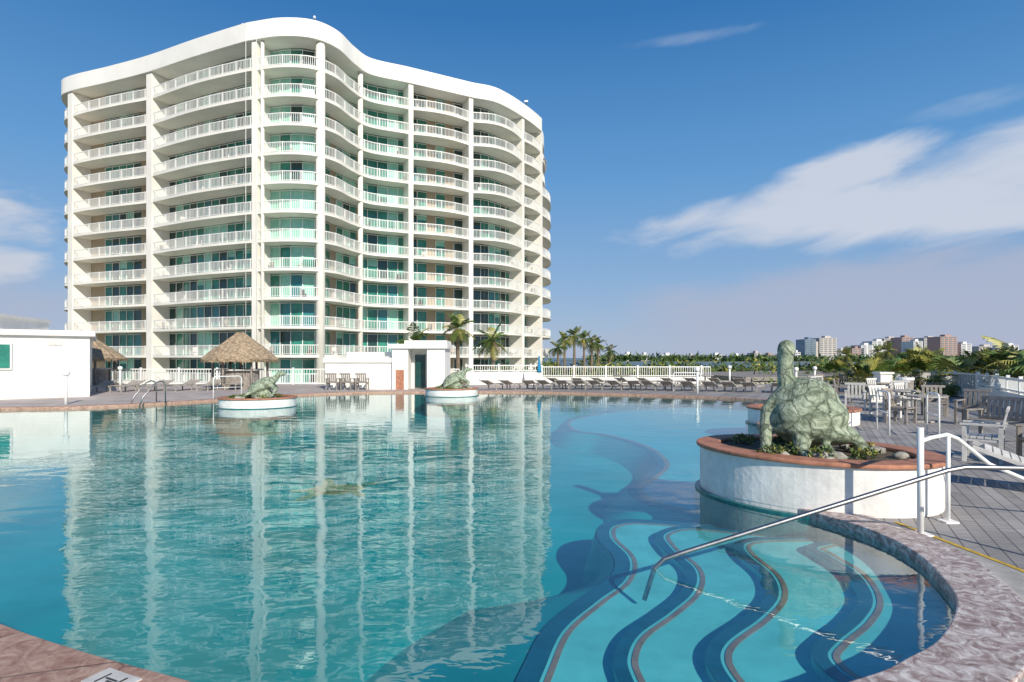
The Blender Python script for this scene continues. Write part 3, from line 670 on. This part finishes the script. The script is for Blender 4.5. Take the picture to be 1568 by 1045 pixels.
def bush(name,items,n,size,keys):
    w=MB()
    for c,r in items: leaves(w,c,r,n,size,keys)
    w.obj(name)
bush('shrub_foliage',[((U(-9,4),U(42,44),U(.1,.6)),(U(.7,1.4),1,U(.6,1.1))) for _ in range(14)],200,.28,['leaf1','leaf3','leaf2','leaf1'])
bush('distant_tree_foliage',[((U(6,75),U(90,140),U(-2.5,.3)),(U(2,4),2,U(1.0,1.8))) for _ in range(80)],110,.8,['leaf1','leaf3','leaf1','leaf2'])
bush('hedge_foliage',[((U(24,70),U(42,110),U(-3.7,-1.3)),(U(2,4),2,U(1.5,2.0))) for _ in range(60)],120,.6,['leaf1','leaf3','leaf1','leaf2'])
bush('palmetto_foliage',[((18.4+U(0,6),20.5+U(0,12),U(-2.2,-.5)),(1.2,1.2,1.0)) for _ in range(24)],180,.4,['leaf1','leaf2','leaf2','leaf3'])
w=MB(); w.prism([(24,60),(60,75),(60,95),(22,80)],-5,-.6,'conc'); w.prism([(23.7,59.6),(60.3,74.6),(60.3,95.3),(21.7,80.3)],-.6,-.2,'woodgrey'); w.obj('parking_garage')
# ---------------------------------------------------------------- ground, sea, skyline
w=MB(); w.quad([(-9000,-3000,-5.02),(9000,-3000,-5.02),(9000,14000,-5.02),(-9000,14000,-5.02)],'sea'); w.obj('sea_water')
w=MB(); w.prism([(-400,-300),(160,-300),(260,60),(190,260),(60,330),(-150,400),(-400,300)],-8,-5.0,'sand'); w.obj('ground')
w=MB(); w.prism([(150,1000),(900,850),(3500,1500),(3500,2600),(900,2000),(100,1500)],-8,-4.6,'sand'); w.obj('far_shore_ground')
w=MB()
for _ in range(260):
    x=130+U(0,1)*1130; y=1010-150*min(1,(x-150)/750)+ (0 if x<900 else (x-900)*.25)+U(5,60); leaves(w,(x,y,-1+U(-2,2)),(U(12,30),8,U(4,7)),14,9,['leaf3','leaf1'])
w.obj('distant_shore_foliage')
M['c1']=mat('condo_cream',(.55,.50,.46),.8,var=.1,scale=.05); M['c2']=mat('condo_white',(.72,.71,.70),.8,var=.1,scale=.05); M['c3']=mat('condo_pink',(.42,.29,.26),.8,var=.1,scale=.05); M['c4']=mat('condo_glass',(.14,.22,.30),.3,var=.3,scale=.05); M['c5']=mat('window_band',(.20,.23,.26),.4)  # skyline colours lightened to stand in for distance haze
def condo(px,wpx,hpx,k,Y=1250,step=False):
    s=Y/900; x=(px-784)*s; wd=wpx*s; h=hpx*s+6
    w=MB(); w.box((x,Y+20,-5+h/2),(wd,40,h),k)
    n=max(3,int(h/4.2)); cols=max(2,int(wd/9))
    for i in range(n):
        for c in range(cols): w.box((x-wd/2+wd*(c+.5)/cols,Y-.2,-5+h*(i+.55)/n),(wd/cols*.66,1.2,h/n*.45),'c5')
    w.box((x+wd*.1,Y+15,-5+h+2),(wd*.35,15,5),k)
    if step: w.box((x-wd*.5,Y+22,-5+h*.42),(wd*.5,38,h*.84),k)
    w.obj('distant_condominium')
for a in [(1241,17,29,'c4'),(1268,26,31,'c1',1250,True),(1249,10,22,'c4',1300),(1292,10,12,'c2'),(1314,18,15,'c3'),(1328,18,20,'c2'),(1347,22,26,'c2',1350),(1366,24,30,'c1',1400,True),(1390,18,32,'c3',1350),(1406,14,26,'c2'),(1426,22,31,'c1',1500),(1453,26,33,'c3'),(1480,16,22,'c2'),(1512,26,18,'c1',1500),(1550,20,20,'c2',1450),(1130,10,4,'c2'),(1160,9,8,'c1'),(1180,14,5,'c3'),(1205,12,6,'c2'),(1098,16,5,'c2'),(1060,8,4,'c1'),(1022,18,5,'c2'),(988,12,5,'c2',1100),(962,14,6,'c2',1100),(1222,8,9,'c2')]:
    condo(*a)
# ---------------------------------------------------------------- sun, sky, camera
el=math.radians(29); az=math.atan2(.42,-.9)
s=Vector((math.sin(az)*math.cos(el),math.cos(az)*math.cos(el),math.sin(el)))
ld=bpy.data.lights.new('sun','SUN'); ld.energy=5.0; ld.angle=math.radians(.5); ld.color=(1,.92,.79)
lo=bpy.data.objects.new('sun',ld); scene.collection.objects.link(lo); lo.rotation_euler=s.to_track_quat('Z','Y').to_euler()
wd=bpy.data.worlds.new('World'); scene.world=wd; wd.use_nodes=True; nt=wd.node_tree; L=nt.links.new
bg=nt.nodes['Background']; bg.inputs['Strength'].default_value=.12
sky=N(nt,'ShaderNodeTexSky'); sky.sky_type='NISHITA'; sky.sun_disc=False; sky.sun_elevation=el; sky.sun_rotation=az; sky.air_density=1.0; sky.dust_density=.3; sky.ozone_density=2.5
tc=N(nt,'ShaderNodeTexCoord'); sp=N(nt,'ShaderNodeSeparateXYZ'); L(tc.outputs['Generated'],sp.inputs[0])
def mth(op,a,b=None,c=None,clamp=False):
    n=N(nt,'ShaderNodeMath',operation=op); n.use_clamp=clamp
    for i,v in enumerate((a,b,c)):
        if v is None: continue
        if isinstance(v,(int,float)): n.inputs[i].default_value=v
        else: L(v,n.inputs[i])
    return n.outputs[0]
AZ=mth('MULTIPLY',mth('ARCTAN2',sp.outputs['X'],sp.outputs['Y']),57.2958)
EL=mth('MULTIPLY',mth('ARCSINE',sp.outputs['Z']),57.2958)
cb=N(nt,'ShaderNodeCombineXYZ'); L(mth('MULTIPLY',AZ,.055),cb.inputs[0])
L(mth('MULTIPLY',mth('SUBTRACT',EL,mth('MULTIPLY',AZ,.12)),.17),cb.inputs[1])
def noise(scale,det,dist,off=0,rough=.55):
    n=N(nt,'ShaderNodeTexNoise'); n.inputs['Scale'].default_value=scale; n.inputs['Detail'].default_value=det; n.inputs['Distortion'].default_value=dist; n.inputs['Roughness'].default_value=rough
    a=N(nt,'ShaderNodeVectorMath',operation='ADD'); a.inputs[1].default_value=(off,off*.7,0); L(cb.outputs[0],a.inputs[0]); L(a.outputs[0],n.inputs['Vector']); return n.outputs['Fac']
n1=noise(2.0,6,.4,3.1,.52); n2=noise(5,5,.3,9.2)
def blob(a0,e0,ra,re,slope=0):
    da=mth('SUBTRACT',AZ,a0); de=mth('SUBTRACT',mth('SUBTRACT',EL,e0),mth('MULTIPLY',da,slope))
    x=mth('DIVIDE',da,ra); y=mth('DIVIDE',de,re)
    r=mth('ADD',mth('MULTIPLY',x,x),mth('MULTIPLY',y,y))
    return mth('SUBTRACT',1,r)
def cloud(b,amp,gain,nn):
    v=mth('ADD',b,mth('MULTIPLY',mth('SUBTRACT',nn,.5),amp)); v=mth('MULTIPLY',v,gain,clamp=True)
    return mth('MULTIPLY',v,mth('MULTIPLY',v,mth('SUBTRACT',3,mth('MULTIPLY',v,2))))
def mx_(a,b): return mth('MAXIMUM',a,b)
big=mx_(blob(35,12.0,25,3.6,.02),mx_(blob(29,15.2,8,2.5,.22),blob(44,13.2,14,4.6,.06)))
c1=cloud(big,2.0,1.15,n1)
c2=mth('MULTIPLY',cloud(mx_(blob(38,18.8,5,.9,.05),blob(17,27.5,7,.6,0)),1.6,.5,n2),.6)
c3=cloud(mx_(blob(38,4,34,5.8,.03),blob(-46,4,12,4,0)),1.3,1.2,n1)
c4=cloud(mx_(blob(-42,7.0,4.8,1.8,0),blob(-48,11,12,3.6,-.1)),1.5,1.1,n2)
cr=N(nt,'ShaderNodeValToRGB'); L(mth('DIVIDE',EL,60,clamp=True),cr.inputs['Fac']); e=cr.color_ramp.elements
e[0].position=0; e[0].color=(.36,.45,.62,1); e[1].position=1; e[1].color=(.008,.07,.26,1)
for p_,c_ in [(.12,(.24,.40,.64,1)),(.28,(.115,.32,.63,1)),(.5,(.030,.175,.46,1))]:
    x=cr.color_ramp.elements.new(p_); x.color=c_
scl=N(nt,'ShaderNodeVectorMath',operation='SCALE'); scl.inputs['Scale'].default_value=8.5; L(cr.outputs[0],scl.inputs[0])
def mixc(base,fac,col,mul):
    m=N(nt,'ShaderNodeMix',data_type='RGBA')
    if fac is None: m.inputs[0].default_value=mul
    else: L(mth('MULTIPLY',fac,mul),m.inputs[0])
    L(base,m.inputs[6])
    if isinstance(col,tuple): m.inputs[7].default_value=(*col,1)
    else: L(col,m.inputs[7])
    return m.outputs[2]
c=mixc(sky.outputs[0],None,scl.outputs[0],.90)
c=mixc(c,c3,(3.6,3.9,5.0),.75)
c=mixc(c,c1,(5.4,5.7,6.4),.84)
c=mixc(c,c2,(5,5.5,6.3),.6)
c=mixc(c,c4,(5.3,5.5,6.1),.78)
L(c,bg.inputs['Color'])
cd=bpy.data.cameras.new('camera'); co=bpy.data.objects.new('camera',cd); scene.collection.objects.link(co)
co.location=(0,0,H); co.rotation_euler=(math.radians(90),0,0); cd.sensor_width=36; cd.lens=36*900/1568; cd.shift_y=.0163; cd.clip_end=20000; cd.clip_start=.05
scene.camera=co
scene.view_settings.view_transform='Standard'; scene.view_settings.look='None'; scene.view_settings.exposure=0
